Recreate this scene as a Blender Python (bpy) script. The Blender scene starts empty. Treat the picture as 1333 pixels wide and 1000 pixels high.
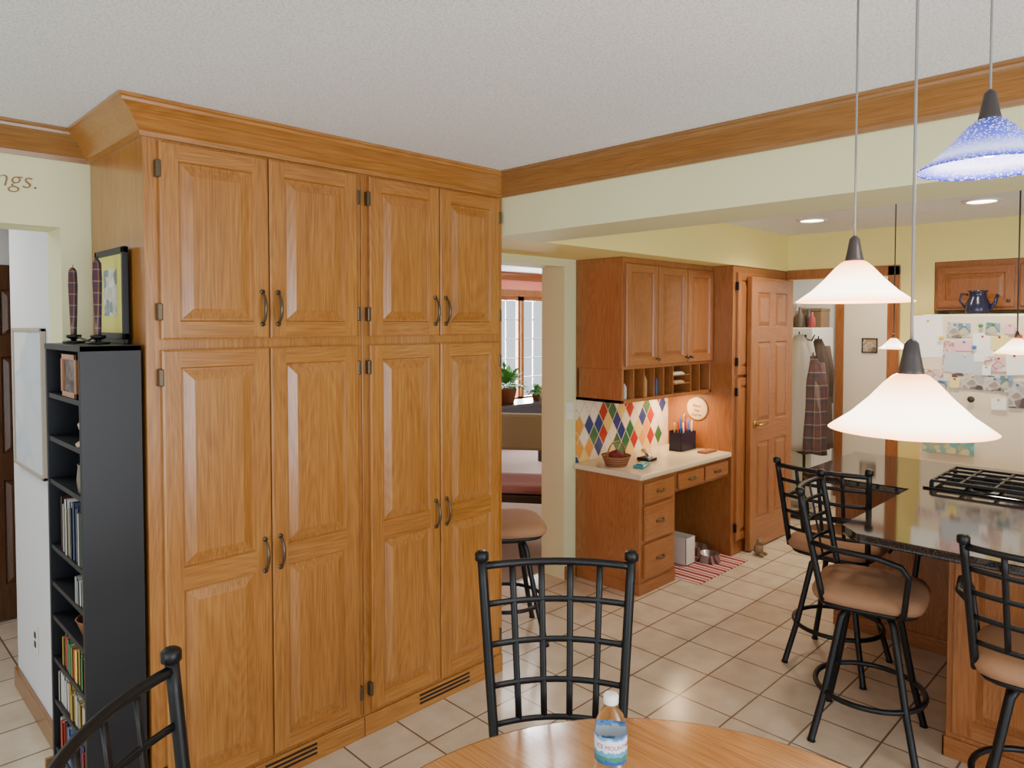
import bpy, math, random
from mathutils import Vector, Matrix
random.seed(7)
S=bpy.context.scene; COL=S.collection
H=2.405
# ---------------------------------------------------------------- materials
def lin(c):
    return tuple(((x/255)/12.92 if x/255<=0.04045 else ((x/255+0.055)/1.055)**2.4) for x in c)+(1,)
def newmat(name):
    m=bpy.data.materials.new(name); m.use_nodes=True
    nt=m.node_tree; return m,nt,nt.nodes['Principled BSDF']
def plain(name,c,rough=.5,metal=0,emit=0,bump=0,bscale=200,spec=None,trans=0,alpha=1):
    m,nt,b=newmat(name); L=nt.links
    b.inputs['Base Color'].default_value=lin(c); b.inputs['Roughness'].default_value=rough
    b.inputs['Metallic'].default_value=metal
    if trans: b.inputs['Transmission Weight'].default_value=trans
    if spec is not None: b.inputs['Specular IOR Level'].default_value=spec
    if emit:
        b.inputs['Emission Color'].default_value=lin(c); b.inputs['Emission Strength'].default_value=emit
    n=nt.nodes.new('ShaderNodeTexNoise'); n.inputs['Scale'].default_value=bscale; n.inputs['Detail'].default_value=3
    tc=nt.nodes.new('ShaderNodeTexCoord'); L.new(tc.outputs['Object'],n.inputs['Vector'])
    if bump:
        bp=nt.nodes.new('ShaderNodeBump'); bp.inputs['Strength'].default_value=bump; bp.inputs['Distance'].default_value=.01
        L.new(n.outputs['Fac'],bp.inputs['Height']); L.new(bp.outputs['Normal'],b.inputs['Normal'])
    else:
        mr=nt.nodes.new('ShaderNodeMapRange'); mr.inputs['To Min'].default_value=max(rough-.04,0); mr.inputs['To Max'].default_value=min(rough+.04,1)
        L.new(n.outputs['Fac'],mr.inputs['Value']); L.new(mr.outputs['Result'],b.inputs['Roughness'])
    return m
def ramp(nt,stops,interp='LINEAR'):
    r=nt.nodes.new('ShaderNodeValToRGB'); r.color_ramp.interpolation=interp
    e=r.color_ramp.elements
    while len(e)<len(stops): e.new(.5)
    for i,(p,c) in enumerate(stops): e[i].position=p; e[i].color=lin(c)
    return r
def math_n(nt,op,a,b=None):
    n=nt.nodes.new('ShaderNodeMath'); n.operation=op
    for i,v in enumerate((a,b)):
        if v is None: continue
        if hasattr(v,'links'): nt.links.new(v,n.inputs[i])
        else: n.inputs[i].default_value=v
    return n.outputs[0]
def wood(name,dark,mid,light,axis='z',rough=.3,sc=1.0,coat=.35,arch=.07):
    m,nt,b=newmat(name); L=nt.links
    tc=nt.nodes.new('ShaderNodeTexCoord'); oi=nt.nodes.new('ShaderNodeObjectInfo')
    va=nt.nodes.new('ShaderNodeVectorMath'); va.operation='MULTIPLY_ADD'
    L.new(oi.outputs['Random'],va.inputs[0]); va.inputs[1].default_value=(3.1,5.7,9.3); L.new(tc.outputs['Object'],va.inputs[2])
    def mp(big,small):
        n=nt.nodes.new('ShaderNodeMapping'); v=[big*sc]*3; v['xyz'.index(axis)]=small*sc
        n.inputs['Scale'].default_value=v; L.new(va.outputs[0],n.inputs['Vector']); return n.outputs[0]
    n1=nt.nodes.new('ShaderNodeTexNoise'); n1.inputs['Scale'].default_value=1; n1.inputs['Detail'].default_value=1
    L.new(mp(5,.7),n1.inputs['Vector'])
    c=math_n(nt,'SINE',math_n(nt,'MULTIPLY',n1.outputs['Fac'],230))
    c=math_n(nt,'MULTIPLY',math_n(nt,'ADD',c,1),.5)
    n2=nt.nodes.new('ShaderNodeTexNoise'); n2.inputs['Scale'].default_value=1; n2.inputs['Detail'].default_value=5
    L.new(mp(190,7),n2.inputs['Vector'])
    n3=nt.nodes.new('ShaderNodeTexNoise'); n3.inputs['Scale'].default_value=1; n3.inputs['Detail'].default_value=2
    L.new(mp(8,.9),n3.inputs['Vector'])
    f=math_n(nt,'ADD',math_n(nt,'MULTIPLY',c,arch),math_n(nt,'ADD',math_n(nt,'MULTIPLY',n2.outputs['Fac'],.62),math_n(nt,'MULTIPLY',n3.outputs['Fac'],.22)))
    r=ramp(nt,[(.28,dark),(.46,mid),(.66,light)]); L.new(f,r.inputs['Fac']); L.new(r.outputs['Color'],b.inputs['Base Color'])
    b.inputs['Roughness'].default_value=rough; b.inputs['Coat Weight'].default_value=coat; b.inputs['Coat Roughness'].default_value=.2
    bp=nt.nodes.new('ShaderNodeBump'); bp.inputs['Strength'].default_value=.12; bp.inputs['Distance'].default_value=.002
    L.new(n2.outputs['Fac'],bp.inputs['Height']); L.new(bp.outputs['Normal'],b.inputs['Normal'])
    return m
GO=((134,84,34),(162,106,46),(180,128,64))
KO=((132,78,36),(156,96,50),(174,116,66))
oakZ=wood('oak_vertical',*GO); oakX=wood('oak_horizontal',*GO,axis='x'); oakY=wood('oak_depth',*GO,axis='y')
kZ=wood('kitchen_oak_vertical',*KO); kX=wood('kitchen_oak_horizontal',*KO,axis='x'); kY=wood('kitchen_oak_depth',*KO,axis='y')
TR=((124,82,40),(144,100,52),(158,114,66))
trX=wood('trim_oak_x',*TR,axis='x',arch=.04); trY=wood('trim_oak_y',*TR,axis='y',arch=.04); trZ=wood('trim_oak_z',*TR)
tableW=wood('table_oak',(164,106,56),(194,140,84),(210,160,104),axis='y',rough=.18,coat=.5)
darkwood=wood('dark_wood',(20,12,8),(40,24,16),(60,38,24),axis='x')
halldoor=wood('hall_door_wood',(60,36,20),(84,52,30),(100,64,38))
bronze=plain('bronze',(96,84,66),.35,.7)
brass=plain('brass',(170,140,80),.3,.9)
black=plain('black_metal',(14,16,20),.42,.3)
blacklam=plain('black_laminate',(14,18,25),.45)
white=plain('white_paint',(228,228,226),.5)
warmwhite=plain('warm_white_paint',(232,218,198),.5)
whitepl=plain('white_plastic',(235,235,230),.35)
cream=plain('cream_counter',(222,206,176),.25)
dark=plain('dark_slot',(30,18,10),.8)
capm=plain('pewter_cap',(62,56,54),.4,.3)
suede=plain('tan_suede',(158,116,84),.85,bump=.15,bscale=60)
olive=plain('olive_tan_cloth',(152,144,120),.9,bump=.2)
rose=plain('rose_cloth',(150,100,96),.9)
silver=plain('silver',(190,190,192),.2,.9)
coral=plain('coral_wall',(232,140,120),.8,bump=.05)
def wallmat(name,c):
    return plain(name,c,.75,bump=.08,bscale=140)
wallY=wallmat('wall_pale_yellow',(224,224,176)); wallK=wallmat('wall_kitchen_yellow',(244,230,148)); wallW=wallmat('wall_white',(224,224,226))
def ceilmat():
    m,nt,b=newmat('popcorn_ceiling'); L=nt.links
    b.inputs['Roughness'].default_value=.95
    tc=nt.nodes.new('ShaderNodeTexCoord'); n=nt.nodes.new('ShaderNodeTexNoise'); n.inputs['Scale'].default_value=165; n.inputs['Detail'].default_value=3
    L.new(tc.outputs['Object'],n.inputs['Vector'])
    r=ramp(nt,[(.38,(214,221,228)),(.54,(240,246,252))]); L.new(n.outputs['Fac'],r.inputs['Fac']); L.new(r.outputs['Color'],b.inputs['Base Color'])
    bp=nt.nodes.new('ShaderNodeBump'); bp.inputs['Strength'].default_value=.28; bp.inputs['Distance'].default_value=.006
    L.new(n.outputs['Fac'],bp.inputs['Height']); L.new(bp.outputs['Normal'],b.inputs['Normal']); return m
ceilM=ceilmat()
def tilemat():
    m,nt,b=newmat('floor_tile'); L=nt.links
    tc=nt.nodes.new('ShaderNodeTexCoord'); mp=nt.nodes.new('ShaderNodeMapping'); mp.inputs['Location'].default_value=(.06,.1,0)
    L.new(tc.outputs['Object'],mp.inputs['Vector'])
    br=nt.nodes.new('ShaderNodeTexBrick'); br.offset=0; br.squash=1
    br.inputs['Scale'].default_value=1; br.inputs['Brick Width'].default_value=.26; br.inputs['Row Height'].default_value=.26
    br.inputs['Mortar Size'].default_value=.0042; br.inputs['Mortar Smooth'].default_value=.1
    br.inputs['Color1'].default_value=lin((220,204,182)); br.inputs['Color2'].default_value=lin((210,194,172)); br.inputs['Mortar'].default_value=lin((124,102,84))
    L.new(mp.outputs[0],br.inputs['Vector'])
    n=nt.nodes.new('ShaderNodeTexNoise'); n.inputs['Scale'].default_value=7; n.inputs['Detail'].default_value=5; L.new(tc.outputs['Object'],n.inputs['Vector'])
    r=ramp(nt,[(.3,(232,227,220)),(.7,(255,255,255))]); L.new(n.outputs['Fac'],r.inputs['Fac'])
    mx=nt.nodes.new('ShaderNodeMixRGB'); mx.blend_type='MULTIPLY'; mx.inputs[0].default_value=1
    L.new(br.outputs['Color'],mx.inputs[1]); L.new(r.outputs['Color'],mx.inputs[2]); L.new(mx.outputs[0],b.inputs['Base Color'])
    b.inputs['Roughness'].default_value=.2
    bp=nt.nodes.new('ShaderNodeBump'); bp.inputs['Strength'].default_value=.3; bp.inputs['Distance'].default_value=.003; bp.invert=True
    L.new(br.outputs['Fac'],bp.inputs['Height']); L.new(bp.outputs['Normal'],b.inputs['Normal']); return m
tileM=tilemat()
def granite():
    m,nt,b=newmat('dark_granite'); L=nt.links
    tc=nt.nodes.new('ShaderNodeTexCoord'); n=nt.nodes.new('ShaderNodeTexNoise'); n.inputs['Scale'].default_value=200; n.inputs['Detail'].default_value=4
    L.new(tc.outputs['Object'],n.inputs['Vector']); r=ramp(nt,[(.42,(26,22,22)),(.58,(50,42,38)),(.8,(110,94,82))])
    L.new(n.outputs['Fac'],r.inputs['Fac']); L.new(r.outputs['Color'],b.inputs['Base Color']); b.inputs['Roughness'].default_value=.07; b.inputs['Specular IOR Level'].default_value=.8
    return m
graniteM=granite()
def stripes(name,cols,axis,freq,rough=.8):
    m,nt,b=newmat(name); L=nt.links
    tc=nt.nodes.new('ShaderNodeTexCoord'); sp=nt.nodes.new('ShaderNodeSeparateXYZ'); L.new(tc.outputs['Object'],sp.inputs[0])
    f=math_n(nt,'FRACT',math_n(nt,'MULTIPLY',sp.outputs[axis],freq))
    k=len(cols); r=ramp(nt,[(i/k,c) for i,c in enumerate(cols)],'CONSTANT'); L.new(f,r.inputs['Fac']); L.new(r.outputs['Color'],b.inputs['Base Color'])
    b.inputs['Roughness'].default_value=rough; return m
def plaid(name,c1,c2,c3,freq=30):
    m,nt,b=newmat(name); L=nt.links
    tc=nt.nodes.new('ShaderNodeTexCoord'); sp=nt.nodes.new('ShaderNodeSeparateXYZ'); L.new(tc.outputs['Object'],sp.inputs[0])
    fz=math_n(nt,'FRACT',math_n(nt,'MULTIPLY',sp.outputs[2],freq)); fx=math_n(nt,'FRACT',math_n(nt,'MULTIPLY',math_n(nt,'ADD',sp.outputs[0],sp.outputs[1]),freq*1.3))
    r1=ramp(nt,[(0,c1),(.4,c2),(.7,c3),(.8,c1)],'CONSTANT'); r2=ramp(nt,[(0,c1),(.5,c3),(.6,c2)],'CONSTANT')
    L.new(fz,r1.inputs['Fac']); L.new(fx,r2.inputs['Fac'])
    mx=nt.nodes.new('ShaderNodeMixRGB'); mx.inputs[0].default_value=.5; L.new(r1.outputs['Color'],mx.inputs[1]); L.new(r2.outputs['Color'],mx.inputs[2])
    L.new(mx.outputs[0],b.inputs['Base Color']); b.inputs['Roughness'].default_value=.7; return m
def harlequin():
    m,nt,b=newmat('harlequin_tile'); L=nt.links
    tc=nt.nodes.new('ShaderNodeTexCoord'); sp=nt.nodes.new('ShaderNodeSeparateXYZ'); L.new(tc.outputs['Object'],sp.inputs[0])
    a=math_n(nt,'MULTIPLY',sp.outputs[0],1/.105); c=math_n(nt,'MULTIPLY',sp.outputs[2],1/.155)
    p=math_n(nt,'ADD',a,c); q=math_n(nt,'SUBTRACT',a,c)
    cb=nt.nodes.new('ShaderNodeCombineXYZ'); L.new(math_n(nt,'FLOOR',p),cb.inputs[0]); L.new(math_n(nt,'FLOOR',q),cb.inputs[1])
    wn=nt.nodes.new('ShaderNodeTexWhiteNoise'); wn.noise_dimensions='2D'; L.new(cb.outputs[0],wn.inputs['Vector'])
    r=ramp(nt,[(0,(236,226,200)),(.30,(176,52,40)),(.46,(44,64,126)),(.60,(222,154,70)),(.70,(236,226,200)),(.78,(56,108,74)),(.9,(228,196,104))],'CONSTANT')
    L.new(wn.outputs['Value'],r.inputs['Fac'])
    fp=math_n(nt,'ABSOLUTE',math_n(nt,'SUBTRACT',math_n(nt,'FRACT',p),.5)); fq=math_n(nt,'ABSOLUTE',math_n(nt,'SUBTRACT',math_n(nt,'FRACT',q),.5))
    g=math_n(nt,'GREATER_THAN',math_n(nt,'MAXIMUM',fp,fq),.465)
    mx=nt.nodes.new('ShaderNodeMixRGB'); L.new(g,mx.inputs[0]); L.new(r.outputs['Color'],mx.inputs[1]); mx.inputs[2].default_value=lin((205,195,175))
    L.new(mx.outputs[0],b.inputs['Base Color']); b.inputs['Roughness'].default_value=.15; return m
def art(name,cols,scale=12):
    m,nt,b=newmat(name); L=nt.links
    tc=nt.nodes.new('ShaderNodeTexCoord'); n=nt.nodes.new('ShaderNodeTexVoronoi'); n.inputs['Scale'].default_value=scale; n.feature='SMOOTH_F1'; n.inputs['Smoothness'].default_value=.5
    L.new(tc.outputs['Object'],n.inputs['Vector']); k=len(cols); r=ramp(nt,[((i+.3)/k,c) for i,c in enumerate(cols)])
    sp=nt.nodes.new('ShaderNodeSeparateXYZ'); L.new(n.outputs['Color'],sp.inputs[0]); L.new(sp.outputs[0],r.inputs['Fac']); L.new(r.outputs['Color'],b.inputs['Base Color'])
    b.inputs['Roughness'].default_value=.4; return m
def glow(name,strength,zstops,dots=None,zmax=.082):
    m,nt,b=newmat(name); L=nt.links
    tc=nt.nodes.new('ShaderNodeTexCoord'); b.inputs['Roughness'].default_value=.15
    v=nt.nodes.new('ShaderNodeSeparateXYZ'); L.new(tc.outputs['Object'],v.inputs[0])
    mr=nt.nodes.new('ShaderNodeMapRange'); mr.inputs['From Min'].default_value=0; mr.inputs['From Max'].default_value=zmax; L.new(v.outputs[2],mr.inputs['Value'])
    r=ramp(nt,zstops); L.new(mr.outputs['Result'],r.inputs['Fac']); out=r.outputs['Color']  # glow of the lit shade painted by height into its colour and emission
    if dots:
        vo=nt.nodes.new('ShaderNodeTexVoronoi'); vo.inputs['Scale'].default_value=210; L.new(tc.outputs['Object'],vo.inputs['Vector'])
        r2=ramp(nt,[(0,(230,230,230)),(.24,(210,210,210)),(.42,(0,0,0))]); L.new(vo.outputs['Distance'],r2.inputs['Fac'])
        mx=nt.nodes.new('ShaderNodeMixRGB'); L.new(r2.outputs['Color'],mx.inputs[0]); L.new(out,mx.inputs[1]); mx.inputs[2].default_value=lin(dots); out=mx.outputs[0]
    L.new(out,b.inputs['Base Color']); L.new(out,b.inputs['Emission Color']); b.inputs['Emission Strength'].default_value=strength
    return m
# ---------------------------------------------------------------- mesh builder
ROOT={}
class MB:
    def __init__(s): s.v=[];s.f=[];s.m=[];s.s=[]
    def add(s,vs,fs,mi=0,sm=False):
        o=len(s.v); s.v+= [Vector(p) for p in vs]
        for f in fs: s.f.append([i+o for i in f]); s.m.append(mi); s.s.append(sm)
    def box(s,a,b,mi=0):
        x0,x1=sorted((a[0],b[0]));y0,y1=sorted((a[1],b[1]));z0,z1=sorted((a[2],b[2]))
        s.add([(x0,y0,z0),(x1,y0,z0),(x1,y1,z0),(x0,y1,z0),(x0,y0,z1),(x1,y0,z1),(x1,y1,z1),(x0,y1,z1)],
              [(0,3,2,1),(4,5,6,7),(0,1,5,4),(1,2,6,5),(2,3,7,6),(3,0,4,7)],mi); return s
    def tube(s,pts,r,seg=8,mi=0,closed=False,flat=1.0):
        pts=[Vector(p) for p in pts]; n=len(pts); rr=r if isinstance(r,(list,tuple)) else [r]*n
        vs=[];fs=[]; up=None
        for i,p in enumerate(pts):
            if closed: t=pts[(i+1)%n]-pts[i-1]
            else: t=pts[min(i+1,n-1)]-pts[max(i-1,0)]
            t.normalize()
            if up is None: up=Vector((0,0,1)) if abs(t.z)<.9 else Vector((1,0,0))
            a=(up-t*up.dot(t)).normalized(); up=a; b=t.cross(a)
            for k in range(seg):
                an=2*math.pi*k/seg; vs.append(p+(a*math.cos(an)+b*math.sin(an)*flat)*rr[i])
        m=n if closed else n-1
        for i in range(m):
            j=(i+1)%n
            for k in range(seg): fs.append((i*seg+k,i*seg+(k+1)%seg,j*seg+(k+1)%seg,j*seg+k))
        if not closed: fs.append(tuple(range(seg))[::-1]); fs.append(tuple((n-1)*seg+k for k in range(seg)))
        s.add(vs,fs,mi,True); return s
    def lathe(s,prof,c=(0,0,0),seg=32,mi=0,sx=1,sy=1):
        vs=[];fs=[];n=len(prof)
        for r,z in prof:
            for k in range(seg):
                a=2*math.pi*k/seg; vs.append((c[0]+max(r,1e-5)*math.cos(a)*sx,c[1]+max(r,1e-5)*math.sin(a)*sy,c[2]+z))
        for i in range(n-1):
            for k in range(seg): fs.append((i*seg+k,i*seg+(k+1)%seg,(i+1)*seg+(k+1)%seg,(i+1)*seg+k))
        s.add(vs,fs,mi,True); return s
    def ball(s,c,r,mi=0,seg=14):
        if not isinstance(r,(tuple,list)): r=(r,r,r)
        n=8; s.lathe([(r[0]*math.sin(math.pi*i/n),-r[2]*math.cos(math.pi*i/n)) for i in range(n+1)],c,seg,mi,1,r[1]/r[0]); return s
    def obj(s,name,mats,parent=None,loc=None,bevel=0,label=None,cat=None,kind=None,group=None,rot=None):
        me=bpy.data.meshes.new(name)
        off=Vector((0,0,0))
        root=parent
        while root is not None and root.parent is not None: root=root.parent
        if root is not None: off=ROOT.get(root.name,off)
        me.from_pydata([v-off for v in s.v],[],s.f)
        if not isinstance(mats,(list,tuple)): mats=[mats]
        for m in mats: me.materials.append(m)
        me.polygons.foreach_set('material_index',s.m); me.polygons.foreach_set('use_smooth',s.s); me.update()
        o=bpy.data.objects.new(name,me); COL.objects.link(o)
        if parent: o.parent=parent
        elif loc is not None: o.location=loc
        if rot: o.rotation_euler=rot
        if bevel:
            b=o.modifiers.new('bevel','BEVEL'); b.width=bevel; b.segments=2; b.limit_method='ANGLE'; b.angle_limit=.6
        if label: o['label']=label
        if cat: o['category']=cat
        if kind: o['kind']=kind
        if group: o['group']=group
        return o
def thing(name,loc,label,cat,group=None):
    e=bpy.data.objects.new(name,None); COL.objects.link(e); e.empty_display_size=.1
    e.location=loc; ROOT[e.name]=Vector(loc); e['label']=label; e['category']=cat
    if group: e['group']=group
    return e
def dup(T,loc,rotz,label=None,skip=()):
    def rec(o,par):
        c=o.copy(); COL.objects.link(c)
        if par is not None: c.parent=par
        for ch in list(o.children):
            if ch.name.split('.')[0] not in skip: rec(ch,c)
        return c
    n=rec(T,None); n.location=loc; n.rotation_euler=(0,0,rotz)
    if label: n['label']=label
    return n
def struct(name,boxes,mat,bevel=0):
    mb=MB()
    for b in boxes: mb.box(b[:3],b[3:])
    return mb.obj(name,mat,kind='structure',bevel=bevel)
Z=Vector((0,0,1))
def panel_door(mb,o,a,n,w,h,t,xs,zs,mi=(0,1),ins=.006,grv=.010,slope=.036):
    o=Vector(o);a=Vector(a);n=Vector(n)
    P=lambda x,y,z:o+a*x+n*y+Z*z
    def ring(r0,y0,r1,y1,m):
        q=[(0,2),(1,2),(1,3),(0,3)]
        vs=[P(r0[i],y0,r0[j]) for i,j in q]+[P(r1[i],y1,r1[j]) for i,j in q]
        mb.add(vs,[(k,(k+1)%4,4+(k+1)%4,4+k) for k in range(4)],m)
    full=(0,w,0,h); inn=(ins,w-ins,ins,h-ins)
    mb.add([P(0,0,0),P(w,0,0),P(w,0,h),P(0,0,h)],[(0,1,2,3)],mi[0])
    ring(full,0,full,t-.004,mi[0]); ring(full,t-.004,inn,t,mi[0])
    X=sorted(set([ins,w-ins]+[v for p in xs for v in p])); ZZ=sorted(set([ins,h-ins]+[v for p in zs for v in p]))
    for i in range(len(X)-1):
        for j in range(len(ZZ)-1):
            x0,x1,z0,z1=X[i],X[i+1],ZZ[j],ZZ[j+1]
            if (x0,x1) in xs and (z0,z1) in zs:
                sh=lambda d:(x0+d,x1-d,z0+d,z1-d)
                ring(sh(0),t,sh(.005),t-grv,mi[0]); ring(sh(.005),t-grv,sh(.011),t-grv,mi[0]); ring(sh(.011),t-grv,sh(slope),t-.001,mi[0])
                r=sh(slope); mb.add([P(r[0],t-.001,r[2]),P(r[1],t-.001,r[2]),P(r[1],t-.001,r[3]),P(r[0],t-.001,r[3])],[(0,1,2,3)],mi[0])
            else:
                m=mi[0] if (i==0 or i==len(X)-2) else mi[1]
                mb.add([P(x0,t,z0),P(x1,t,z0),P(x1,t,z1),P(x0,t,z1)],[(0,1,2,3)],m)
def pull(o,a,n,L=.1,horizontal=False,out=.028):
    mb=MB(); o=Vector(o);a=Vector(a);n=Vector(n); d=a if horizontal else Z
    pts=[];rs=[]
    for i in range(13):
        s=i/12; pts.append(o+d*((s-.5)*L)+n*(.003+out*math.sin(math.pi*s)**.6)); rs.append(.0038+.0028*math.sin(math.pi*s))
    mb.tube(pts,rs,8)
    for s in (-.5,.5):
        mb.tube([o+d*(s*L)+n*.0,o+d*(s*L)+n*.006],.009,10)
    return mb
# ================================================================ STRUCTURE
struct('floor',[(-3,-3,-.05,9,7.2,0)],tileM)
struct('floor_carpet',[(2.45,3.27,0,9,7,.012)],plain('carpet',(140,124,112),.95,bump=.4))
struct('ceiling',[(-3,-3,H,9,7.2,H+.05)],ceilM)
struct('wall_north',[(-3,3.05,0,-.4,3.25,H),(-.4,3.05,2.055,.685,3.25,H),(.685,3.05,0,2.45,3.25,H),(2.45,3.05,2.07,3.535,3.25,H),(3.535,3.05,0,5.65,3.25,H)],wallY)
struct('wall_header',[(2.39,-3,2.12,2.73,2.49,H)],wallY)
struct('wall_soffit',[(2.39,2.49,2.12,5.65,3.05,H)],wallK)
struct('wall_east',[(5.65,2.52,0,5.77,3.25,H),(5.65,1.74,2.05,5.77,2.52,H),(5.65,1.44,0,5.77,1.74,H)],wallK)
struct('wall_recess',[(6.06,-3,0,6.16,1.44,H)],wallK)
struct('wall_recess_soffit',[(5.65,-3,2.13,6.06,1.44,H)],wallK)
struct('wall_south',[(2.73,-3.1,0,6.15,-3,H)],wallK)
struct('wall_mudroom',[(5.77,3.12,0,7.3,3.22,H)],wallW)
struct('wall_mudroom_east',[(7.2,1.56,0,7.3,3.12,H)],wallW)
struct('wall_mudroom_south',[(5.77,1.44,0,7.3,1.56,H)],wallW)
struct('wall_hall',[(.685,3.25,0,.80,3.97,H)],wallW)
struct('wall_hall_north',[(-3,4.9,0,2.33,5.0,H)],wallW)
struct('wall_living_west',[(2.33,3.25,0,2.45,7,H)],coral)
struct('wall_living_east',[(8.9,3.25,0,9,7,H)],coral)
struct('wall_living_north',[(2.33,7,0,6.45,7.12,H),(7.95,7,0,9,7.12,H),(6.45,7,0,7.95,7.12,.6),(6.45,7,2.08,7.95,7.12,H)],coral)
def sweep(name,path,mat,prof=None):
    prof=prof or [(0,2.300),(.012,2.300),(.014,2.316),(.022,2.322),(.034,2.340),(.052,2.362),(.074,2.378),(.084,2.383),(.086,2.392),(.094,2.396),(.094,H-.001),(0,H-.001)]
    mb=MB(); n=len(prof); vs=[]
    for (x,y,ox,oy) in path:
        for p,z in prof: vs.append((x+ox*p,y+oy*p,z))
    fs=[]
    for i in range(len(path)-1):
        for k in range(n): fs.append((i*n+k,i*n+(k+1)%n,(i+1)*n+(k+1)%n,(i+1)*n+k))
    fs.append(tuple(range(n))); fs.append(tuple((len(path)-1)*n+k for k in range(n)))
    mb.add(vs,fs); return mb.obj(name,mat,kind='structure')
sweep('trim_1',[(-3,3.05,0,-1),(.785,3.05,-1,-1)],trX)
sweep('trim_2',[(.785,3.05,-1,-1),(.785,2.46,-1,-1),(2.39,2.46,-1,-1)],oakX)
sweep('trim_3',[(2.39,2.46,-1,-1),(2.39,-3,-1,0)],trY)
sweep('trim_4',[(2.45,7,0,-1),(8.9,7,0,-1)],trX)
struct('trim_5',[(5.632,1.66,0,5.65,1.74,2.12),(5.632,1.66,2.05,5.65,2.50,2.125)],kZ,.003)
struct('trim_6',[(6.36,6.98,.51,6.45,7,2.17),(7.95,6.98,.51,8.04,7,2.17),(6.36,6.98,2.08,8.04,7,2.17),(6.36,6.97,.51,8.04,7,.6)],trZ,.003)
struct('baseboard_hall',[(.668,3.25,0,.685,3.97,.09)],trY,.003)
struct('baseboard_north',[(3.54,3.034,0,3.64,3.05,.09)],trX,.003)
struct('baseboard_header_end',[(.60,3.034,0,.685,3.05,.09)],trX,.003)
mb=MB()
for x0,x1 in ((6.45,7.19),(7.21,7.95)):
    mb.box((x0,7.02,.6),(x0+.05,7.07,2.08)).box((x1-.05,7.02,.6),(x1,7.07,2.08)).box((x0,7.02,.6),(x1,7.07,.66)).box((x0,7.02,2.02),(x1,7.07,2.08))
    for i in (1,2): xx=x0+.05+(x1-x0-.1)*i/3; mb.box((xx-.007,7.035,.66),(xx+.007,7.055,2.02),1)
    for i in range(1,5): zz=.66+1.36*i/5; mb.box((x0+.05,7.035,zz-.007),(x1-.05,7.055,zz+.007),1)
mb.obj('window_1',[trZ,white],kind='structure')
MB().box((7.165,1.80,0.01),(7.198,2.60,1.99)).box((7.14,1.87,.95),(7.165,1.91,1.0)).obj('door_1',warmwhite,kind='structure',bevel=.003)
struct('trim_7',[(7.16,2.60,0,7.2,2.68,2.07),(7.16,1.8,1.99,7.2,2.68,2.07)],kZ,.003)
mb=MB(); panel_door(mb,(.25,4.898,0.01),(1,0,0),(0,-1,0),1.0,2.02,.035,[(.12,.46),(.54,.88)],[(.2,.8),(.95,1.5),(1.62,1.88)],(0,1)); mb.obj('door_2',[halldoor,halldoor],kind='structure')
T=thing('picture_frame',(7.164,2.36,1.5),'small framed print hanging on the plain mudroom door','picture')
MB().box((7.152,2.29,1.42),(7.164,2.30,1.56)).box((7.152,2.42,1.42),(7.164,2.43,1.56)).box((7.152,2.29,1.42),(7.164,2.43,1.43)).box((7.152,2.29,1.55),(7.164,2.43,1.56)).obj('frame',darkwood,T)
MB().box((7.158,2.30,1.43),(7.1645,2.42,1.55)).obj('print',art('door_print',[(200,180,150),(150,120,90),(220,210,190),(110,90,80)],20),T)
# ================================================================ PANTRY
def hinge(D,x,zz,mat):
    MB().box((x-.008,2.436,zz-.028),(x+.008,2.4595,zz+.028)).obj('hinge',mat,D,bevel=.003)
def pantry(x0,x1,d,label,vent):
    T=thing('pantry_cabinet',((x0+x1)/2,2.46,0),label,'cabinet')
    mb=MB(); mb.box((x0,2.46,0),(x1,3.045,2.302)); mb.obj('cabinet_body',oakZ,T,bevel=.002)
    mb=MB(); mb.box((x0+.001,2.452,0),(x1-.001,2.46,.085)); mb.obj('toe_board',oakX,T,bevel=.002)
    mb=MB()
    for z in (.028,.046,.064): mb.box((vent[0],2.4495,z),(vent[1],2.4525,z+.008))
    mb.obj('vent_grille',dark,T)
    for k,(a,b) in enumerate(d):
        w=b-a
        for z0,z1,zs in ((1.647,2.292,None),(.105,1.612,'two')):
            h=z1-z0; st=.058
            rows=[(st,h-st)] if zs is None else [(st,.70),(.775,h-st)]
            mb=MB(); panel_door(mb,(a,2.459,z0),(1,0,0),(0,-1,0),w,h,.021,[(st,w-st)],rows,slope=.045)
            D=mb.obj('door',[oakZ,oakX],T)
            hz=1.755 if zs is None else .86
            hx=b-.028 if k==0 else a+.028
            pull((hx,2.438,hz),(1,0,0),(0,-1,0),.115).obj('handle',bronze,D,label='dark bronze bow handle')
            hx=a-.004 if k==0 else b+.004
            for zz in (z0+.09,z1-.09): hinge(D,hx,zz,bronze)
    return T
pantry(.785,1.598,((.828,1.198),(1.202,1.572)),'tall golden oak pantry cabinet with raised-panel doors beside the black bookcase',(1.17,1.38))
pantry(1.6,2.39,((1.628,1.990),(1.994,2.356)),'tall golden oak pantry cabinet with raised-panel doors next to the doorway',(1.88,2.17))
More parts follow.
